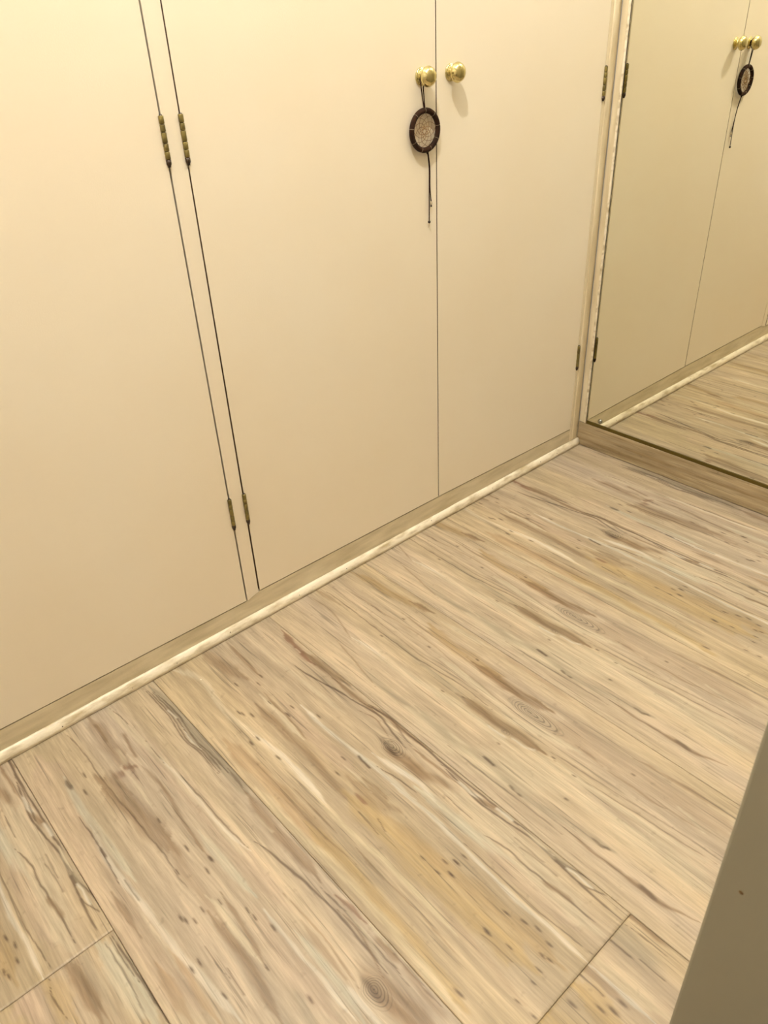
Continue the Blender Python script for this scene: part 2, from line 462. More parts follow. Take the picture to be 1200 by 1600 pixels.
('D','D',1.5,0.8,[1245,-8930,1247,-8960]),
('D','D',1.5,0.8,[1113,-9489,1115,-9516]),
('D','D',1.5,0.8,[1195,-8532,1197,-8563]),
('D','D',1.5,0.8,[1176,-8581,1178,-8611]),
('D','D',1.5,0.8,[767,-9500,769,-9527]),
('D','D',1.5,0.8,[777,-9775,780,-9801]),
('D','D',1.5,0.8,[1767,-9050,1768,-9080]),
('D','D',1.5,0.8,[1666,-7444,1667,-7479]),
('D','D',1.5,0.8,[1454,-7541,1455,-7575]),
('D','D',1.5,0.8,[1324,-7361,1325,-7396]),
('D','D',1.5,0.8,[1543,-7308,1544,-7344]),
('D','D',1.5,0.8,[1325,-7005,1327,-7041]),
('D','D',2.2,0.8,[237,-8862,239,-8910]),
('D','D',1,0.5,[1108,-8523,1112,-8812,1109,-9123]),
('F','P',30,0.5,[357,-538,259,-4121,398,-6338]),
('F','P',14,0.5,[2048,-1295,2139,-3041,2143,-4973,2178,-6207]),
('F','P',18,0.5,[1809,-5860,1722,-6844,1725,-7909]),
('F','B',14,0.5,[1560,-135,1535,-1241,1601,-1933]),
('F','B',17,0.65,[1016,-1676,1149,-2477,1244,-3289,1372,-4085]),
('F','M',10,0.5,[1370,-3752,1303,-4952,1329,-5690]),
('F','C',7,0.7,[573,-1254,522,-2250,583,-3176,614,-4080]),
('F','W',5,0.75,[497,-2582,438,-3367,472,-4023,530,-4804,573,-5647,671,-6321,738,-7072]),
('F','L',6,0.7,[1904,16,1983,-1007,2126,-2333,2167,-3900,2189,-5096]),
('F','W',3,0.7,[2109,-2110,2175,-2978,2182,-4091,2286,-4947]),
('F','C',6,0.7,[1838,-4025,1850,-4536,1852,-5137,1926,-5684]),
('F','B',3,0.65,[1751,-1974,1808,-2432,1830,-2937,1729,-3887,1728,-4534]),
('F','R',3.2,0.6,[1318,-1905,1432,-1934]),
('F','R',2.5,0.75,[1521,-1857,1684,-1951]),
('F','R',2.5,0.5,[1617,-1846,1589,-2223]),
('F','B',6,0.5,[1274,-1722,1305,-2149,1340,-2471]),
('F','B',3,0.7,[1548,-474,1547,-925]),
('F','B',3,0.6,[1862,-1116,1784,-1693]),
('F','L',3,0.5,[1592,-1403,1579,-1707]),
('F','L',3,0.5,[1501,-2139,1480,-2699,1480,-3069]),
('F','D',1.1,0.7,[1934,-135,2007,-519,2036,-897]),
('F','D',1.1,0.65,[2107,-1507,2107,-1854,2112,-2258]),
('F','D',1.2,0.65,[2201,-2567,2230,-3505,2251,-4191,2299,-4927]),
('F','D',1.2,0.6,[1006,-181,1089,-921,1086,-1940,1178,-3654,1172,-4977]),
('F','D',1.2,0.8,[412,-2145,433,-2730,424,-3272,390,-4125]),
('F','D',1.2,0.6,[497,-3970,490,-4219,502,-4465]),
('F','D',3,0.8,[439,-3188,443,-3306]),
('F','D',3,0.8,[565,-1424,571,-1528]),
('F','B',4.5,0.7,[245,-4034,255,-4477,256,-5026]),
('F','O',8,0.75,[257,-5543,244,-5960,238,-6476,229,-6635]),
('F','O',5,0.6,[468,-5485,506,-5961,512,-6502,527,-6910]),
('F','L',3,0.5,[429,-4568,448,-5071,445,-5528,426,-6009]),
('F','B',7,0.6,[1225,-5384,1262,-6251,1204,-6969,1152,-7488]),
('F','L',4.8,0.85,[1323,-5118,1400,-5478,1377,-6072,1391,-6574]),
('F','B',3.4,0.7,[1540,-5249,1530,-5740,1485,-6173,1409,-6715]),
('F','D',1.2,0.6,[982,-6343,975,-6615,976,-6817]),
('F','D',1.2,0.5,[906,-5829,912,-6278,945,-6491]),
('F','W',3.2,0.9,[1897,-5944,1887,-6613,1932,-7348,1921,-7808,1944,-8133]),
('F','C',6,0.7,[2044,-6562,2070,-7169,2041,-7804,2001,-8273]),
('F','W',4,0.9,[2135,-7834,2133,-8118,2144,-8406]),
('F','G',5,0.5,[1545,-7403,1479,-7791]),
('F','B',1.4,0.6,[2257,-5921,2302,-6869,2279,-7363,2230,-7863]),
('F','B',5,0.4,[2205,-6509,2184,-7021,2178,-7637]),
('F','G',9,0.8,[2867,-235,2918,-1255,2904,-2228,2896,-3411,2878,-4084]),
('F','D',1.3,0.7,[2754,-254,2794,-1135,2721,-2052,2774,-2599,2779,-3219]),
('F','D',1.3,0.7,[2798,-342,2851,-1190,2776,-2105,2828,-2650,2831,-3269]),
('F','D',1.3,0.7,[2841,-430,2908,-1245,2831,-2158,2881,-2702,2884,-3319]),
('F','D',1.3,0.7,[2717,-180,2746,-1088,2675,-2008,2729,-2556,2735,-3178]),
('F','W',2,0.8,[2794,-1742,2770,-2165,2794,-2491]),
('F','W',2,0.7,[2810,-1103,2833,-1410]),
('F','D',3,0.7,[2929,-3202,2905,-3616,2879,-3936]),
('F','B',9,0.6,[2879,-3936,2842,-4803,2839,-5468,2839,-6171]),
('F','L',2,0.5,[2768,-4416,2771,-4907]),
('F','D',2,0.75,[2426,-4833,2494,-5062,2577,-5650,2661,-6183,2693,-6689,2692,-7193,2686,-7616,2679,-7981]),
('F','D',1.3,0.7,[2772,-6258,2803,-6792,2797,-7265,2801,-7659,2811,-8043,2797,-8330]),
('F','B',1.5,0.7,[2730,-6723,2761,-7231,2661,-7718,2586,-8015]),
('F','L',1.6,0.7,[2799,-6717,2814,-7320,2739,-7729,2679,-8078]),
('F','R',5,0.8,[2860,-6560,2913,-6895,2924,-7222]),
('F','L',2.5,0.8,[2949,-7313,2936,-7593,2940,-7789]),
('F','B',5,0.8,[2884,-7608,2897,-7838]),
('F','B',17,0.8,[2459,-8226,2502,-8381,2538,-8605]),
('F','D',5,0.5,[2359,-7924,2345,-8052]),
('F','D',1.5,0.6,[2930,-7843,2931,-8455,2929,-8967]),
('F','L',2,0.7,[2966,-7902,2954,-8298,2937,-8554]),
('F','B',6,0.5,[2917,-8203,2857,-8789]),
('F','D',1.5,0.8,[855,-5160,856,-5210]),
('F','D',1.5,0.8,[894,-5242,895,-5291]),
('F','D',1.5,0.8,[986,-5353,987,-5401]),
('F','D',1.5,0.8,[1168,-5260,1168,-5310]),
('F','D',1.5,0.8,[1451,-5347,1450,-5397]),
('F','D',1.5,0.8,[1707,-5765,1705,-5813]),
('F','D',1.5,0.8,[1726,-5940,1724,-5987]),
('F','D',1.5,0.8,[1843,-6273,1842,-6319]),
('F','D',1.5,0.8,[1578,-4736,1576,-4789]),
('F','D',1.5,0.8,[1739,-4593,1737,-4647]),
('F','D',1.5,0.8,[1529,-4131,1528,-4188]),
('F','D',1.5,0.8,[587,-5959,588,-6004]),
('F','D',1.5,0.8,[741,-5947,743,-5992]),
('F','D',1.5,0.8,[765,-6606,766,-6648]),
('F','D',1.5,0.8,[1638,-7488,1637,-7527]),
('F','D',1.5,0.8,[1210,-4410,1210,-4464]),
('F','D',1.5,0.8,[1418,-6702,1418,-6745]),
('F','D',1.9,0.8,[1439,-3317,1437,-3368]),
('F','D',1.9,0.8,[1725,-4580,1723,-4625]),
('F','D',1.9,0.8,[878,-1445,877,-1504]),
('F','D',1.9,0.8,[732,-1816,732,-1873]),
('Z','P',14,0.6,[1392,-4819,1655,-4718,1632,-5153]),
('Z','Y',16,0.6,[1858,-4548,1966,-5006,2035,-5526]),
('Z','B',10,0.6,[2213,-4505,2280,-4940,2306,-5552,2302,-5773]),
('Z','P',10,0.7,[1621,-4686,1699,-5215]),
('Z','C',16,0.7,[2729,-4596,2810,-5310,2880,-6084,2869,-6297]),
('Z','D',1.4,0.7,[1971,-4653,1913,-4899,1929,-5146,1968,-5464]),
('Z','D',1.2,0.6,[2810,-4645,2830,-5267,2802,-6236]),
('Z','D',1.4,0.8,[2940,-4633,2963,-5203,2986,-5776,2989,-6387]),
('Z','D',1.2,0.7,[2911,-4606,2907,-5214,2944,-5618]),
('Z','B',3,0.5,[2392,-4672,2348,-5124,2402,-5866]),
('Z','G',8,0.5,[2543,-4554,2490,-5135,2509,-5740]),
('Y','B',6,0.7,[2972,-9918,2980,-10100,2975,-10319]),
('Y','D',1.6,0.7,[2771,-9905,2803,-10158,2806,-10580]),
('Y','G',12,0.6,[2619,-9895,2616,-10278]),
('Y','D',1.5,0.7,[2424,-9882,2428,-10077,2433,-10257]),
('Y','S',14,0.6,[2026,-9915,2053,-10536,2087,-11014]),
('Y','W',3,0.8,[1898,-9894,1916,-10523,1918,-11020]),
('Y','Y',20,0.8,[1503,-9851,1552,-10354,1569,-10751]),
('Y','Y',20,0.7,[874,-9892,1001,-10331]),
('Y','D',1.2,0.7,[1688,-9880,1699,-10091,1697,-10274]),
('Y','B',5,0.5,[1810,-9958,1828,-10269]),
('Y','D',1.2,0.7,[2497,-10354,2492,-10769]),
('Y','D',2.2,0.8,[1814,-10508,1813,-10529]),
('Y','D',2.2,0.8,[1647,-10476,1646,-10497]),
('Y','D',2.2,0.8,[1532,-10347,1532,-10369]),
('Y','D',2.2,0.8,[1296,-10038,1295,-10060]),
]

# ------------------------------------------------------------------ room shell
ZC = 2.72
obj('subfloor', mkbox((-2.95, -3.05, -0.10), (0.30, 0.60, -0.0085)), M_DARK, label='dark subfloor showing only in the joints between the planks', cat='floor', kind='structure').name = 'floor_base'
obj('ceiling', mkbox((-2.95, -3.05, ZC), (0.30, 0.60, ZC + 0.1)), M_CEIL, label='plain white ceiling above the cupboard passage', cat='ceiling', kind='structure')
obj('wall_left', mkbox((-2.95, -3.05, 0), (-2.85, 0.60, ZC - 0.001)), M_WALL, label='cream wall at the far left end of the passage', cat='wall', kind='structure')
obj('wall_right', mkbox((0.008, -1.133, 0), (0.12, 0.60, ZC - 0.001)), M_WALL, label='cream wall behind the large frameless mirror', cat='wall', kind='structure')
obj('wall_back', mkbox((-2.849, 0.56, 0), (0.007, 0.60, ZC - 0.001)), M_WALL, label='wall behind the built-in cupboard', cat='wall', kind='structure')
obj('wall_rear', mkbox((-2.849, -3.05, 0), (-1.405, -3.0, ZC - 0.001)), M_WALL, label='cream wall closing the passage behind the viewer', cat='wall', kind='structure')
wf = obj('wall_front', mkbox((-1.404, -3.05, 0), (0.30, -1.134, ZC - 0.001), 0.003), M_GREY, label='wall end with its shade painted in as olive grey, with a sharp vertical edge at the lower right', cat='wall', kind='structure')
bm = bmesh.new(); dome(bm, (-1.4038, -1.1574, 0.4846), (-1, 0, 0), 0.0024, 0.0006)
obj('brown_spot', bm, M_SPOT, wf, True, label='small brown speck on the grey wall end')

# ------------------------------------------------------------------ floor planks
rng = np.random.RandomState(3)
NT = rng.rand(64, 64)
def vnoise(x, y):
    x = np.asarray(x, float); y = np.asarray(y, float)
    xi = np.floor(x).astype(int); yi = np.floor(y).astype(int)
    fx = x - xi; fy = y - yi
    fx = fx * fx * (3 - 2 * fx); fy = fy * fy * (3 - 2 * fy)
    a = NT[xi % 64, yi % 64]; b = NT[(xi + 1) % 64, yi % 64]
    c = NT[xi % 64, (yi + 1) % 64]; d = NT[(xi + 1) % 64, (yi + 1) % 64]
    return (a * (1 - fx) + b * fx) * (1 - fy) + (c * (1 - fx) + d * fx) * fy - 0.5

def smooth_line(P):
    if len(P) < 3: return P
    q = []
    n = len(P)
    for i in range(n - 1):
        p0 = P[max(i - 1, 0)]; p1 = P[i]; p2 = P[i + 1]; p3 = P[min(i + 2, n - 1)]
        for k in range(5):
            t = k / 5.0
            q.append(0.5 * ((2 * p1) + (p2 - p0) * t + (2 * p0 - 5 * p1 + 4 * p2 - p3) * t * t + (3 * p1 - p0 - 3 * p2 + p3) * t ** 3))
    q.append(P[-1])
    return np.array(q)

LINC = {k: np.array(lin(v)[:3]) for k, v in COL.items()}
BASE = {'K': (212, 189, 154), 'D': (206, 183, 147), 'F': (209, 187, 153), 'Z': (203, 180, 146), 'Y': (208, 184, 146)}
PLANK_N = [0]

def paint_print(U, V, pr):
    """surface colour, warped grain coordinate and knot rings of one laminate print"""
    C = np.empty(U.shape + (3,)); C[:] = np.array(lin(BASE[pr])[:3])
    seed = ord(pr)
    w = vnoise(U * 38 + seed, V * 3.1 + 7) * 1.3 + vnoise(U * 120 + 3, V * 6 + seed) * 0.5
    for i, t in enumerate((0.10, 0.10, 0.07)):
        C[..., i] *= 1 + t * w * (1.0 if i < 2 else 1.3)
    yel = vnoise(U * 21 + 5, V * 1.7 + seed)[..., None]
    C *= 1 + yel * np.array([0.02, 0.0, -0.14])
    Ub = U + 0.0026 * vnoise(U * 40, V * 20 + seed) + 0.0016 * vnoise(U * 110 + 9, V * 55) + 0.0010 * vnoise(U * 300, V * 110)
    for (p, col, hw, st, pts) in STROKES:
        if p != pr: continue
        P = np.array(pts, float).reshape(-1, 2) * 1e-4
        P = smooth_line(P)
        hw_m = hw * 1e-3
        # the eye reads foreshortened widths: half width across the board
        seg = np.hypot(*(P[1:] - P[:-1]).T); L = max(seg.sum(), 1e-6); cum = np.concatenate([[0], np.cumsum(seg)])
        mar = hw_m * 2.6 + 0.005
        sel = (U > P[:, 0].min() - mar) & (U < P[:, 0].max() + mar) & (V > P[:, 1].min() - mar * 3) & (V < P[:, 1].max() + mar * 3)
        if not sel.any(): continue
        u = (Ub if hw < 8 else Ub + 0.004 * vnoise(U * 25 + 1, V * 22))[sel]; v = V[sel]
        best = np.full(u.shape, 1e9); bs = np.zeros(u.shape)
        an = 0.35 if (hw > 2.4 or st == 0.8 and len(pts) == 4) else 1.0          # blotches run out further along the board than across it
        for k in range(len(P) - 1):
            d = P[k + 1] - P[k]; d2 = d @ d
            if d2 < 1e-12: continue
            t = np.clip(((u - P[k, 0]) * d[0] + (v - P[k, 1]) * d[1]) / d2, 0, 1)
            du = u - (P[k, 0] + t * d[0]); dv = (v - (P[k, 1] + t * d[1])) * an
            dd = np.hypot(du, dv)
            m_ = dd < best
            best[m_] = dd[m_]; bs[m_] = (cum[k] + t * seg[k])[m_] / L
        edge = 0.35 if hw > 2.4 else 0.55
        wv = 1 + 0.5 * vnoise(v * 30 + hw * 7, u * 60)
        if hw > 1.0 and L > 0.06:               # taper towards the ends
            taper = np.clip(np.minimum(bs, 1 - bs) * L / 0.035, 0.25, 1)
        else: taper = 1
        x = best / (hw_m * wv * taper)
        a = 1 / (1 + np.exp((x - 1) / (edge * 0.5)))
        if hw > 2.4: a = a * (0.88 + 0.55 * vnoise(u * 150, v * 14) + 0.25 * vnoise(u * 400, v * 18))
        a = np.clip(a * st, 0, 1)[..., None]
        C[sel] = C[sel] * (1 - a) + LINC[col] * a
    mean_ = np.array(lin((206, 182, 146))[:3]); ratio = np.maximum(C, 1e-4) / mean_; C = mean_ * np.where(ratio < 1, ratio ** 1.5, ratio ** 1.15)
    G = U.copy(); K0 = np.zeros(U.shape); K1 = np.zeros(U.shape)
    for (p, ku, kv, a, b, nr) in KNOTS:
        if p != pr: continue
        ku *= 1e-4; kv *= 1e-4; a *= 1e-3; b *= 1e-3
        du = U - ku; dv = V - kv
        e = np.hypot(du / a, dv / b * (1 + 0.35 * np.sign(dv)))
        push = a * 1.1 * np.exp(-(e / 1.6) ** 2)
        G -= np.tanh(du / (a * 0.5)) * push
        e2 = e + 0.12 * vnoise(U * 70, V * 40)
        K0 = np.where(e < 1.7, e2 * nr, K0)
        K1 = np.where(e < 1.7, np.clip((1.5 - e) / 0.5, 0, 1), K1)
        if b > 0.01: C *= (1 - 0.26 * np.exp(-(e / 0.9) ** 2))[..., None]
    G = G + 0.006 * vnoise(U * 9 + seed, V * 3.3) + 0.002 * vnoise(U * 30, V * 9)
    return np.clip(C, 0, 1), G, K0, K1

def plank(x0, x1, ya, yb, pr, off, dense, floor_parent):
    """one board, x0..x1 across, ya (far end) .. yb (near end); grooved edges"""
    g = 0.0003; lip = 0.0009; dz = 0.0012
    x0 += g; x1 -= g; top = ya - g; bot = yb + g
    du = 0.0016 if dense else 0.012
    nu = int((x1 - x0 - 2 * lip) / du)
    xs = np.concatenate([[x0, x0], np.linspace(x0 + lip, x1 - lip, nu), [x1, x1]])
    vis = max(bot + lip, -1.27)
    dv = 0.0042 if dense else 0.05
    ys = np.linspace(top - lip, vis, max(2, int((top - vis) / dv)))
    if vis > bot + lip + 1e-6: ys = np.concatenate([ys, np.linspace(vis, bot + lip, max(3, int((vis - bot) / 0.05)))[1:]])
    ys = np.concatenate([[top, top], ys, [bot, bot]])
    X, Y = np.meshgrid(xs, ys, indexing='ij')
    Z = np.zeros(X.shape)
    Z[1, :] = Z[-2, :] = -dz; Z[:, 1] = Z[:, -2] = -dz
    Z[0, :] = Z[-1, :] = -0.008; Z[:, 0] = Z[:, -1] = -0.008
    ni, nj = X.shape
    co = np.stack([X, Y, Z], -1).reshape(-1, 3)
    idx = np.arange(ni * nj).reshape(ni, nj)
    q = np.stack([idx[:-1, :-1], idx[:-1, 1:], idx[1:, 1:], idx[1:, :-1]], -1).reshape(-1, 4)
    q = q[:, ::-1] if False else q
    me = bpy.data.meshes.new('plank')
    me.vertices.add(len(co)); me.vertices.foreach_set('co', co.ravel())
    me.loops.add(q.size); me.loops.foreach_set('vertex_index', q.ravel().astype(np.int32))
    me.polygons.add(len(q)); me.polygons.foreach_set('loop_start', np.arange(0, q.size, 4, dtype=np.int32))
    me.update(calc_edges=True)
    if me.polygons[len(q) // 2].normal.z < 0: me.flip_normals()
    C, G, K0, K1 = paint_print(X - x0, Y - off, pr)
    ca = me.color_attributes.new('Col', 'FLOAT_COLOR', 'POINT')
    ca.data.foreach_set('color', np.concatenate([C, np.ones(C.shape[:2] + (1,))], -1).ravel().astype(np.float32))
    ga = me.attributes.new('grain', 'FLOAT_VECTOR', 'POINT')
    ga.data.foreach_set('vector', np.stack([G + ord(pr), Y - off, np.zeros(X.shape) + ord(pr) * 0.37], -1).ravel().astype(np.float32))
    ka = me.attributes.new('knot', 'FLOAT_VECTOR', 'POINT')
    ka.data.foreach_set('vector', np.stack([K0, K1, K0 * 0], -1).ravel().astype(np.float32))
    o = obj('plank', me, M_FLOOR, floor_parent)
    PLANK_N[0] += 1
    return o

fe = bpy.data.objects.new('floor', None); COLL.objects.link(fe)
tag(fe, 'pale wood-look laminate floor of wide planks running away from the cupboard', 'floor', kind='structure')
XS = [-2.8490, -2.7070, -2.4072, SE_[0], SE_[1], SE_[2], SE_[3], SE_[4], SE_[5], SE_[6], 0.006]
LAY = {0: [('F', 0.1, -0.6), ('K', -0.5, -3.0)], 1: [('D', 0.2, -0.9), ('F', -0.7, -2.2), ('K', -2, -3.0)], 2: [('K', 0.3, -1.1), ('D', -0.9, -2.4), ('F', -2, -3.0)],
       3: [('D', OFFS['D'][0], -0.4615), ('Z', 0, -1.77), ('K', -1.5, -3.0)],
       4: [('F', OFFS['F'][1], -1.35), ('D', -1.1, -2.65), ('K', -2.4, -3.0)],
       5: [('D', OFFS['D'][2], -0.9877), ('Y', 0, -2.29), ('F', -2, -3.0)],
       6: [('K', OFFS['K'][3], -1.42), ('F', -1.3, -2.7), ('D', -2.5, -3.0)],
       7: [('K', OFFS['K'][4], -1.30), ('D', -1.2, -2.6), ('F', -2.5, -3.0)],
       8: [('D', OFFS['D'][5], -1.133)], 9: [('F', OFFS['F'][6], -1.133)]}
for i in range(10):
    y = -0.0005
    for pr, off, ye in LAY[i]:
        x0, x1 = XS[i], XS[i + 1]
        if i in (6, 7) and ye < -1.134:
            pass
        plank(x0, x1, y, ye, pr, off, i >= 3 and y > -1.2, fe)
        y = ye

# ------------------------------------------------------------------ quarter round bead with nails
def bead(name, x0, x1, a, b, parent=None, **kw):
    bm = bmesh.new()
    n = 7
    st = int((x1 - x0) / 0.02)
    rows = []
    for i in range(st + 1):
        x = x0 + (x1 - x0) * i / st
        j = 0.0006 * float(vnoise(x * 31, 2.0)) + 0.0004 * float(vnoise(x * 90, 5.0))
        prof = [(0, 0.0016)] + [(-(a + j) * math.cos(t), 0.0016 + (b + j) * math.sin(t) * 0.86 + 0.14 * b * (t > 0)) for t in [math.pi / 2 * k / n for k in range(n)]] + [(0, b + j)]
        rows.append([bm.verts.new((x, p[0] - 0.0002, p[1])) for p in prof])
    m = len(rows[0])
    for A, B in zip(rows, rows[1:]):
        for k in range(m):
            bm.faces.new((A[k], A[(k + 1) % m], B[(k + 1) % m], B[k]))
    bm.faces.new(rows[0]); bm.faces.new(rows[-1][::-1])
    return obj(name, bm, M_BEAD, parent, True, **kw)
tr = bead('baseboard_back', -2.84, -0.0036, 0.0122, 0.0225, label='ivory painted quarter-round bead along the foot of the cupboard', cat='trim', kind='structure')
for x, z in [(-2.40, .012), (-2.02, .013), (-1.7041, .0108), (-1.5536, .0109), (-1.4483, .0115), (-1.312, .0145), (-1.1178, .0130), (-.9697, .0140), (-.6687, .0170), (-.4206, .0150), (-.20, .014), (-.12, .013)]:
    bm = bmesh.new(); dome(bm, (x, -0.0090 - 0.002 * (0.017 - z) / 0.006, z), (0, -0.75, 0.66), 0.0016, 0.0013, 8, 2)
    obj('nail', bm, M_NAIL, tr, True)

# ------------------------------------------------------------------ built-in cupboard
wd = empty('built_in_cupboard', (-1.20, 0.0, 0.0), 'cream painted built-in cupboard with flat hinged doors filling the wall', 'cupboard')
ZB, ZT = 0.0700, 2.02
obj('kick_board', slab([(-2.46, 0.0002), (-0.0005, 0.0002), (-0.0005, 0.0640), (-0.046, 0.0632), (-0.631, 0.0716), (-1.2180, 0.0728), (-1.2493, 0.0632), (-1.837, 0.0682), (-2.46, 0.0682)], 0.0010, 0.020, 0.0010), M_KICK, wd, label='grimy greenish-beige kick board under the doors')
obj('top_rail', mkbox((-2.46, 0.0005, ZT + 0.003), (-0.0005, 0.020, ZC - 0.002), 0.001), M_FRAME, wd)
obj('stile', slab([(-1.2493, 0.0634), (-1.2180, 0.0729), (-1.2172, ZT + 0.002), (-1.2500, ZT + 0.002)], 0.0004, 0.030, 0.0008), M_PAINT, wd)
obj('stile', mkbox((-2.46, 0.0004, 0.068), (-2.435, 0.030, ZT + 0.002), 0.0008), M_PAINT, wd)
# right stile: flat strip, raised rounded strip, then a lower strip into the corner
obj('stile', mkbox((-0.0445, 0.0004, 0.0002), (-0.0335, 0.030, ZT + 0.002), 0.0008), M_FRAME, wd)
obj('stile', mkbox((-0.0335, -0.0030, 0.0235), (-0.0130, 0.030, ZC - 0.002), 0.0028, 3), M_STILE, wd, True, label='raised strip with a rounded edge beside the corner')
obj('stile', mkbox((-0.0130, 0.0030, 0.0235), (0.0005, 0.030, ZC - 0.002), 0.0005), M_STILE, wd)
obj('side_panel', mkbox((-2.48, 0.0005, 0.0002), (-2.461, 0.555, ZC - 0.002)), M_FRAME, wd)
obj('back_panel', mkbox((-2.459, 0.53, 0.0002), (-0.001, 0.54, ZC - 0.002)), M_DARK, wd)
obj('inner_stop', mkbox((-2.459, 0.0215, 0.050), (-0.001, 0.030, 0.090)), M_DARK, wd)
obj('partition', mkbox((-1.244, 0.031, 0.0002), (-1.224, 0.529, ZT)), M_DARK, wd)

def hinge(parent, x, z1, y=-0.0018, r=0.0044, flip=1):
    """butt hinge: five knuckles, leaves let into the gap, darkened foot"""
    bm = bmesh.new()
    L = 0.0755; z0 = z1 - L
    cuts = [0.0, 0.17, 0.32, 0.54, 0.70, 0.86]
    for a, b in zip(cuts, cuts[1:]):
        za = z1 - b * L + 0.0005; zb = z1 - a * L - 0.0005
        tube(bm, [(x, y, za), (x, y, za + 0.0006), (x, y, zb - 0.0006), (x, y, zb)], [r * 0.9, r, r, r * 0.9], 12)
    h = obj('hinge', bm, M_OLDBRASS, parent, True, label='tarnished brass butt hinge')
    bm = bmesh.new()
    tube(bm, [(x, y, z0), (x, y, z0 + 0.004), (x, y, z0 + 0.14 * L - 0.0004)], [r * 0.55, r * 0.95, r], 12)
    tube(bm, [(x, y, z0 - 0.001), (x, y, z1 + 0.001)], r * 0.62, 8)
    box(bm, (x - 0.0012, 0.0, z0 + 0.0005), (x + 0.0012, 0.016, z1 - 0.0005))
    hp = obj('hinge_pin', bm, M_BLACKBRASS, h, True, label='blackened pin and lowest knuckle')
    return h

def hinge_flat(parent, x, z1, y=-0.0018, r=0.0044):
    bm = bmesh.new()
    L = 0.0755; z0 = z1 - L
    cuts = [0.0, 0.17, 0.32, 0.54, 0.70, 0.86]
    for a, b in zip(cuts, cuts[1:]):
        za = z1 - b * L + 0.0005; zb = z1 - a * L - 0.0005
        tube(bm, [(x, y, za), (x, y, za + 0.0006), (x, y, zb - 0.0006), (x, y, zb)], [r * 0.9, r, r, r * 0.9], 12)
    h = obj('hinge', bm, M_OLDBRASS, parent, True, label='tarnished brass butt hinge with a blackened foot')
    me = h.data; me.materials.append(M_BLACKBRASS)
    bm = bmesh.new(); bm.from_mesh(me)
    n0 = len(bm.faces)
    tube(bm, [(x, y, z0), (x, y, z0 + 0.004), (x, y, z0 + 0.14 * L - 0.0004)], [r * 0.55, r * 0.95, r], 12)
    tube(bm, [(x, y, z0 - 0.001), (x, y, z1 + 0.001)], r * 0.62, 8)
    box(bm, (x - 0.0006, 0.0, z0 + 0.0005), (x + 0.0006, 0.016, z1 - 0.0005))
    bm.faces.ensure_lookup_table()
    bmesh.ops.recalc_face_normals(bm, faces=bm.faces)
    for f in bm.faces[n0:]: f.material_index = 1; f.smooth = True
    bm.to_mesh(me); bm.free()
    return h

KNOB = [(0.0, 0.0165), (0.0015, 0.0165), (0.0030, 0.0155), (0.0036, 0.0135), (0.0042, 0.0128), (0.0052, 0.0120), (0.0062, 0.0085), (0.0085, 0.0075), (0.0115, 0.0078),
        (0.0130, 0.0110), (0.0145, 0.0150), (0.0165, 0.0178), (0.0190, 0.0189), (0.0215, 0.0189), (0.0225, 0.0183), (0.0235, 0.0178), (0.0260, 0.0170), (0.0290, 0.0148), (0.0315, 0.0112), (0.0330, 0.0066), (0.0336, 0.0)]
def knob(parent, x, z):
    bm = bmesh.new()
    lathe_y(bm, (x, -0.0002, z), [(0.0, 0.0)] + KNOB, 40)
    return obj('knob', bm, M_BRASS, parent, True, label='round polished brass knob')

def door(corners, label, hinges, kx=None, kz=1.0735):
    o = obj('door', slab(corners, 0.0, 0.019, 0.0008, True), M_PAINT, wd, label=label); o.data.materials.append(M_GAP)
    for hx, hz in hinges: hinge_flat(o, hx, hz)
    if kx is not None: knob(o, kx, kz)
    return o
door([(-1.8370, 0.0710), (-1.2530, 0.0660), (-1.2526, ZT), (-1.8370, ZT)], 'wide cream door leaf at the left, without a knob in view', [(-1.2518, 1.0564), (-1.2518, 0.339)], -1.795)
d2 = door([(-1.2142, 0.0757), (-0.6325, 0.0745), (-0.6329, ZT), (-1.2162, ZT)], 'middle door leaf with the dream catcher hanging from its knob', [(-1.2166, 1.0555), (-1.2160, 0.337)], -0.6736, 1.0726)
door([(-0.6297, 0.0745), (-0.0462, 0.0660), (-0.0462, ZT), (-0.6299, ZT)], 'right door leaf next to the mirror corner', [(-0.0450, 1.0546), (-0.0445, 0.3398)], -0.5895, 1.0747)
door([(-2.4335, 0.0710), (-1.8400, 0.0710), (-1.8400, ZT), (-2.4335, ZT)], 'outermost door leaf at the far left end', [(-2.4340, 1.0564), (-2.4340, 0.339)], -1.882)

# ------------------------------------------------------------------ corner trim, mirror and its plinth
obj('trim_1', mkbox((-0.0005, -0.0180, 0.0800), (0.0079, -0.0002, ZC - 0.002), 0.001), M_STILE, label='dull beige strip in the corner between cupboard and mirror', cat='trim', kind='structure')
obj('trim_2', mkbox((-0.0035, -0.0245, 0.0800), (0.0079, -0.0182, ZC - 0.002), 0.0018, 3), M_BEAD, smooth=True, label='narrow white bead along the left edge of the mirror', cat='trim', kind='structure')

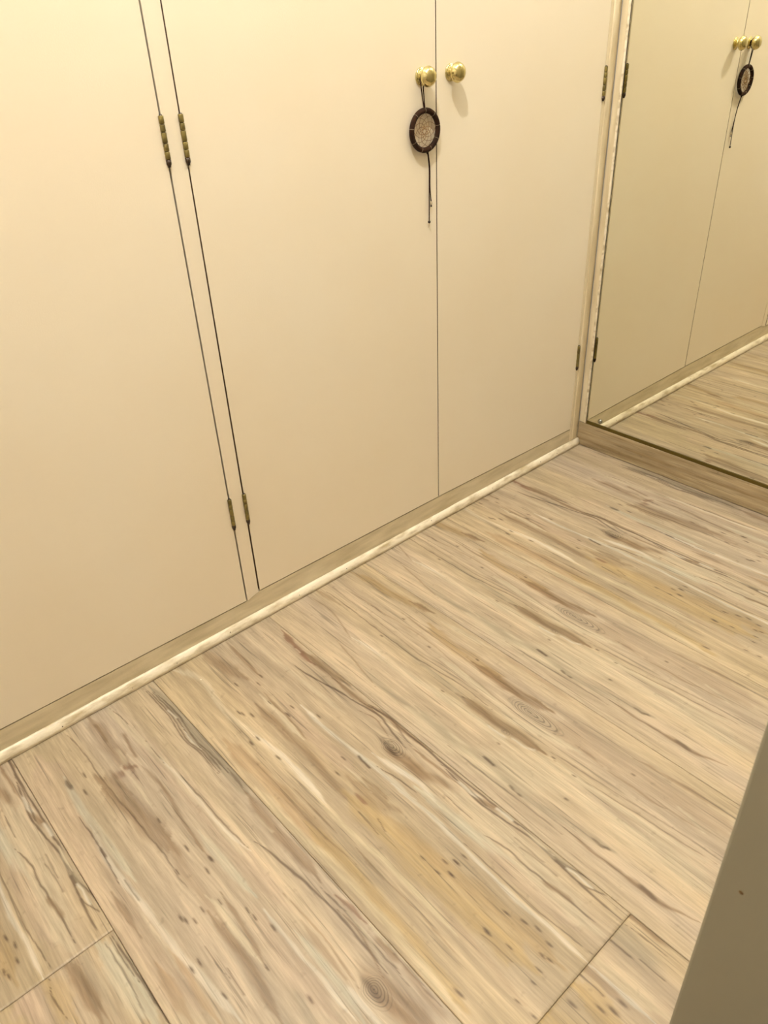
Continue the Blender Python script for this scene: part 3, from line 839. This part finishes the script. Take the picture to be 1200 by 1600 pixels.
pl = empty('mirror_plinth', (0.0, -0.56, 0.0), 'low plinth clad in wood-look laminate running under the wall mirror', 'plinth')
obj('front_board', mkbox((-0.0036, -1.1332, 0.0022), (0.0075, -0.0004, 0.0788), 0.0006), M_PLINTH, pl)
mi = empty('wall_mirror', (0.0, -0.56, 0.08), 'large frameless mirror standing on the laminate plinth, reflecting the cupboard', 'mirror')
obj('glass', mkbox((0.0002, -1.130, 0.0795), (0.0060, -0.0268, 2.05), 0.0004, 1), M_SILVER, mi)
obj('mirror_edge', mkbox((-0.0002, -0.0268, 0.0795), (0.0062, -0.0250, 2.05)), M_EDGE, mi, label='dark left edge of the glass')
obj('bottom_strip', mkbox((-0.0022, -1.130, 0.0790), (0.0001, -0.0262, 0.0895), 0.0006), M_STRIP, mi, label='olive brown strip along the bottom edge')  # dark olive strip across the foot of the glass
bm = bmesh.new(); dome(bm, (0.0001, -0.0742, 0.1014), (-1, 0, 0), 0.0076, 0.0060, 24, 6)
obj('screw_cap', bm, M_STEEL, mi, True, label='domed chrome screw cap in the lower left corner')

# ------------------------------------------------------------------ dream catcher on the middle knob
RC = Vector((-0.6732, -0.0085, 0.9762)); RR = 0.0372
dc = empty('dream_catcher', tuple(RC), 'small dark brown dream catcher with a tan web hanging from the middle door knob', 'dream catcher')
bm = bmesh.new()
tube(bm, [RC + Vector((RR * math.cos(t), 0, RR * math.sin(t) * 0.985)) for t in [2 * math.pi * k / 64 for k in range(64)]], 0.0055, 12, True)
obj('ring', bm, M_LEATHER, dc, True, label='ring wrapped in dark brown leather')
NA = 9
bm = bmesh.new()
levels = [(0.0335, 0.0), (0.0262, 0.5), (0.0205, 0.0), (0.0155, 0.5), (0.0112, 0.0), (0.0075, 0.5), (0.0045, 0.0)]
pts = []
rnd = random.Random(4)
for r, o_ in levels:
    pts.append([RC + Vector((-0.0015 + r * math.cos(2 * math.pi * (k + o_) / NA + 0.2 + rnd.uniform(-.09, .09)), rnd.uniform(-.0006, .0006), r * math.sin(2 * math.pi * (k + o_) / NA + 0.2) - (0.0335 - r) * 0.06)) for k in range(NA)])
for li in range(len(pts) - 1):
    A, B = pts[li], pts[li + 1]
    half = levels[li][1] == 0.0
    for k in range(NA):
        nb = (B[k], B[k - 1]) if half else (B[k], B[(k + 1) % NA])
        for q in nb: tube(bm, [A[k], (A[k] + q) / 2 * 1.0, q], 0.00042 + 0.00006 * li, 5)
for k in range(NA): tube(bm, [pts[-1][k], pts[-1][(k + 1) % NA]], 0.0004, 5)
obj('web', bm, M_THREAD, dc, False, label='tan thread web')
for k in range(NA):
    t = 2 * math.pi * k / NA + 0.2
    c = RC + Vector((RR * math.cos(t), 0, RR * math.sin(t) * 0.985)); e = Vector((math.cos(t), 0, math.sin(t)))
    bm = bmesh.new()
    tube(bm, [c + 0.0054 * (math.cos(u) * e + math.sin(u) * Vector((0, 1, 0))) for u in [2 * math.pi * q / 12 for q in range(12)]], 0.00030, 5, True)
    obj('thread_wrap', bm, M_WHITE, dc, True)
bm = bmesh.new()
top = RC + Vector((-0.001, 0, RR + 0.0035))
ky = -0.0098
loop = [top + Vector((-0.0016, -0.001, 0)), (-0.6808, ky, 1.040), (-0.6842, ky, 1.060), (-0.6842, ky, 1.0726), (-0.6810, ky, 1.0800), (-0.6736, ky, 1.0831), (-0.6662, ky, 1.0800), (-0.6632, ky, 1.0726), (-0.6660, ky, 1.0635), (-0.6768, ky, 1.056), (-0.6764, ky, 1.040), top + Vector((0.0006, -0.001, 0))]
tube(bm, loop, 0.00112, 7, False, 5)
tube(bm, [top + Vector((0, -0.0005, 0.003)), top + Vector((0, -0.001, -0.003)), top + Vector((0.0002, 0.001, -0.009))], [0.0012, 0.0020, 0.0008], 8)
obj('hanging_loop', bm, M_CORD, dc, True, label='dark cord loop over the knob')
bot = RC + Vector((0.0060, 0, -RR - 0.002))
bm = bmesh.new()
tube(bm, [bot + Vector((0, 0, 0.006)), bot, bot + Vector((0.0006, 0, -0.006))], [0.0020, 0.0034, 0.0014], 10)
tube(bm, [bot, (-0.6600, -0.0060, 0.905), (-0.6585, -0.0042, 0.868), (-0.6590, -0.0042, 0.830), (-0.6600, -0.0045, 0.797)], 0.00112, 7, False, 4)
c1 = obj('cord', bm, M_CORD, dc, True)
bm = bmesh.new(); lathe = [(-0.0030, 0.0), (-0.0026, 0.0015), (-0.0010, 0.0028), (0.0010, 0.0028), (0.0026, 0.0015), (0.0030, 0.0)]
def ball(c, r, hz=1.0):
    b_ = bmesh.new(); bmesh.ops.create_uvsphere(b_, u_segments=16, v_segments=10, radius=r)
    bmesh.ops.scale(b_, vec=(1, 1, hz), verts=b_.verts); bmesh.ops.translate(b_, vec=c, verts=b_.verts); return b_
bm.free()
obj('bead', ball((-0.6600, -0.0045, 0.7940), 0.0031), M_BEADD, c1, True, label='round dark bead')
bm = bmesh.new()
tube(bm, [bot + Vector((0.0008, -0.001, 0)), (-0.6592, -0.0072, 0.905), (-0.6568, -0.0046, 0.868), (-0.6542, -0.0038, 0.845), (-0.6526, -0.0036, 0.836)], 0.00112, 7, False, 4)
tube(bm, [(-0.6524, -0.0036, 0.8275), (-0.6522, -0.0036, 0.8245)], 0.0016, 8)
c2 = obj('cord', bm, M_CORD, dc, True)
obj('bead', ball((-0.6525, -0.0038, 0.8320), 0.0026, 1.6), M_WHITE, c2, True, label='small white bead')

# ------------------------------------------------------------------ paint chip on the floor
bm = bmesh.new()
vs = [bm.verts.new(v) for v in [(-1.4332, -0.0800, 0.0002), (-1.4305, -0.0797, 0.0002), (-1.4302, -0.0822, 0.0002), (-1.4328, -0.0826, 0.0002), (-1.4329, -0.0803, 0.0014), (-1.4309, -0.0800, 0.0012), (-1.4306, -0.0819, 0.0015), (-1.4325, -0.0822, 0.0011)]]
for f in [(3, 2, 1, 0), (4, 5, 6, 7), (0, 1, 5, 4), (1, 2, 6, 5), (2, 3, 7, 6), (3, 0, 4, 7)]: bm.faces.new([vs[i] for i in f])
obj('paint_chip', bm, M_CHIP, label='tiny white paint chip on the floor near the bead', cat='debris')

# ------------------------------------------------------------------ bulb and added fill panels on the ceiling (outside the frame)
cl = empty('ceiling_light', (BULB_POS[0], BULB_POS[1], ZC), 'small bare ceiling bulb above the cupboard doors', 'lamp')
bm = bmesh.new(); tube(bm, [(BULB_POS[0], BULB_POS[1], ZC - 0.0005), (BULB_POS[0], BULB_POS[1], ZC - 0.015), (BULB_POS[0], BULB_POS[1], ZC - 0.0450)], [0.045, 0.045, 0.018], 24)
obj('lamp_holder', bm, M_CEIL, cl, True)
obj('bulb', ball(BULB_POS, 0.030), M_BULB, cl, True)
for (px_, py_, hs, m_, lb) in [(-0.62, -0.66, 0.24, M_FILL, 'added square fill panel on the ceiling above the floor in front of the mirror'), (-2.12, -2.2, 0.30, M_REARFILL, 'added square fill panel on the ceiling of the passage behind the viewer')]:
    cp = empty('ceiling_fill_panel', (px_, py_, ZC), lb, 'lamp')  # added only to fill the room with soft light
    obj('fill_frame', mkbox((px_ - hs - 0.03, py_ - hs - 0.03, ZC - 0.02), (px_ + hs + 0.03, py_ + hs + 0.03, ZC - 0.0005), 0.003), M_CEIL, cp)
    obj('fill_diffuser', mkbox((px_ - hs, py_ - hs, ZC - 0.026), (px_ + hs, py_ + hs, ZC - 0.0205)), m_, cp)
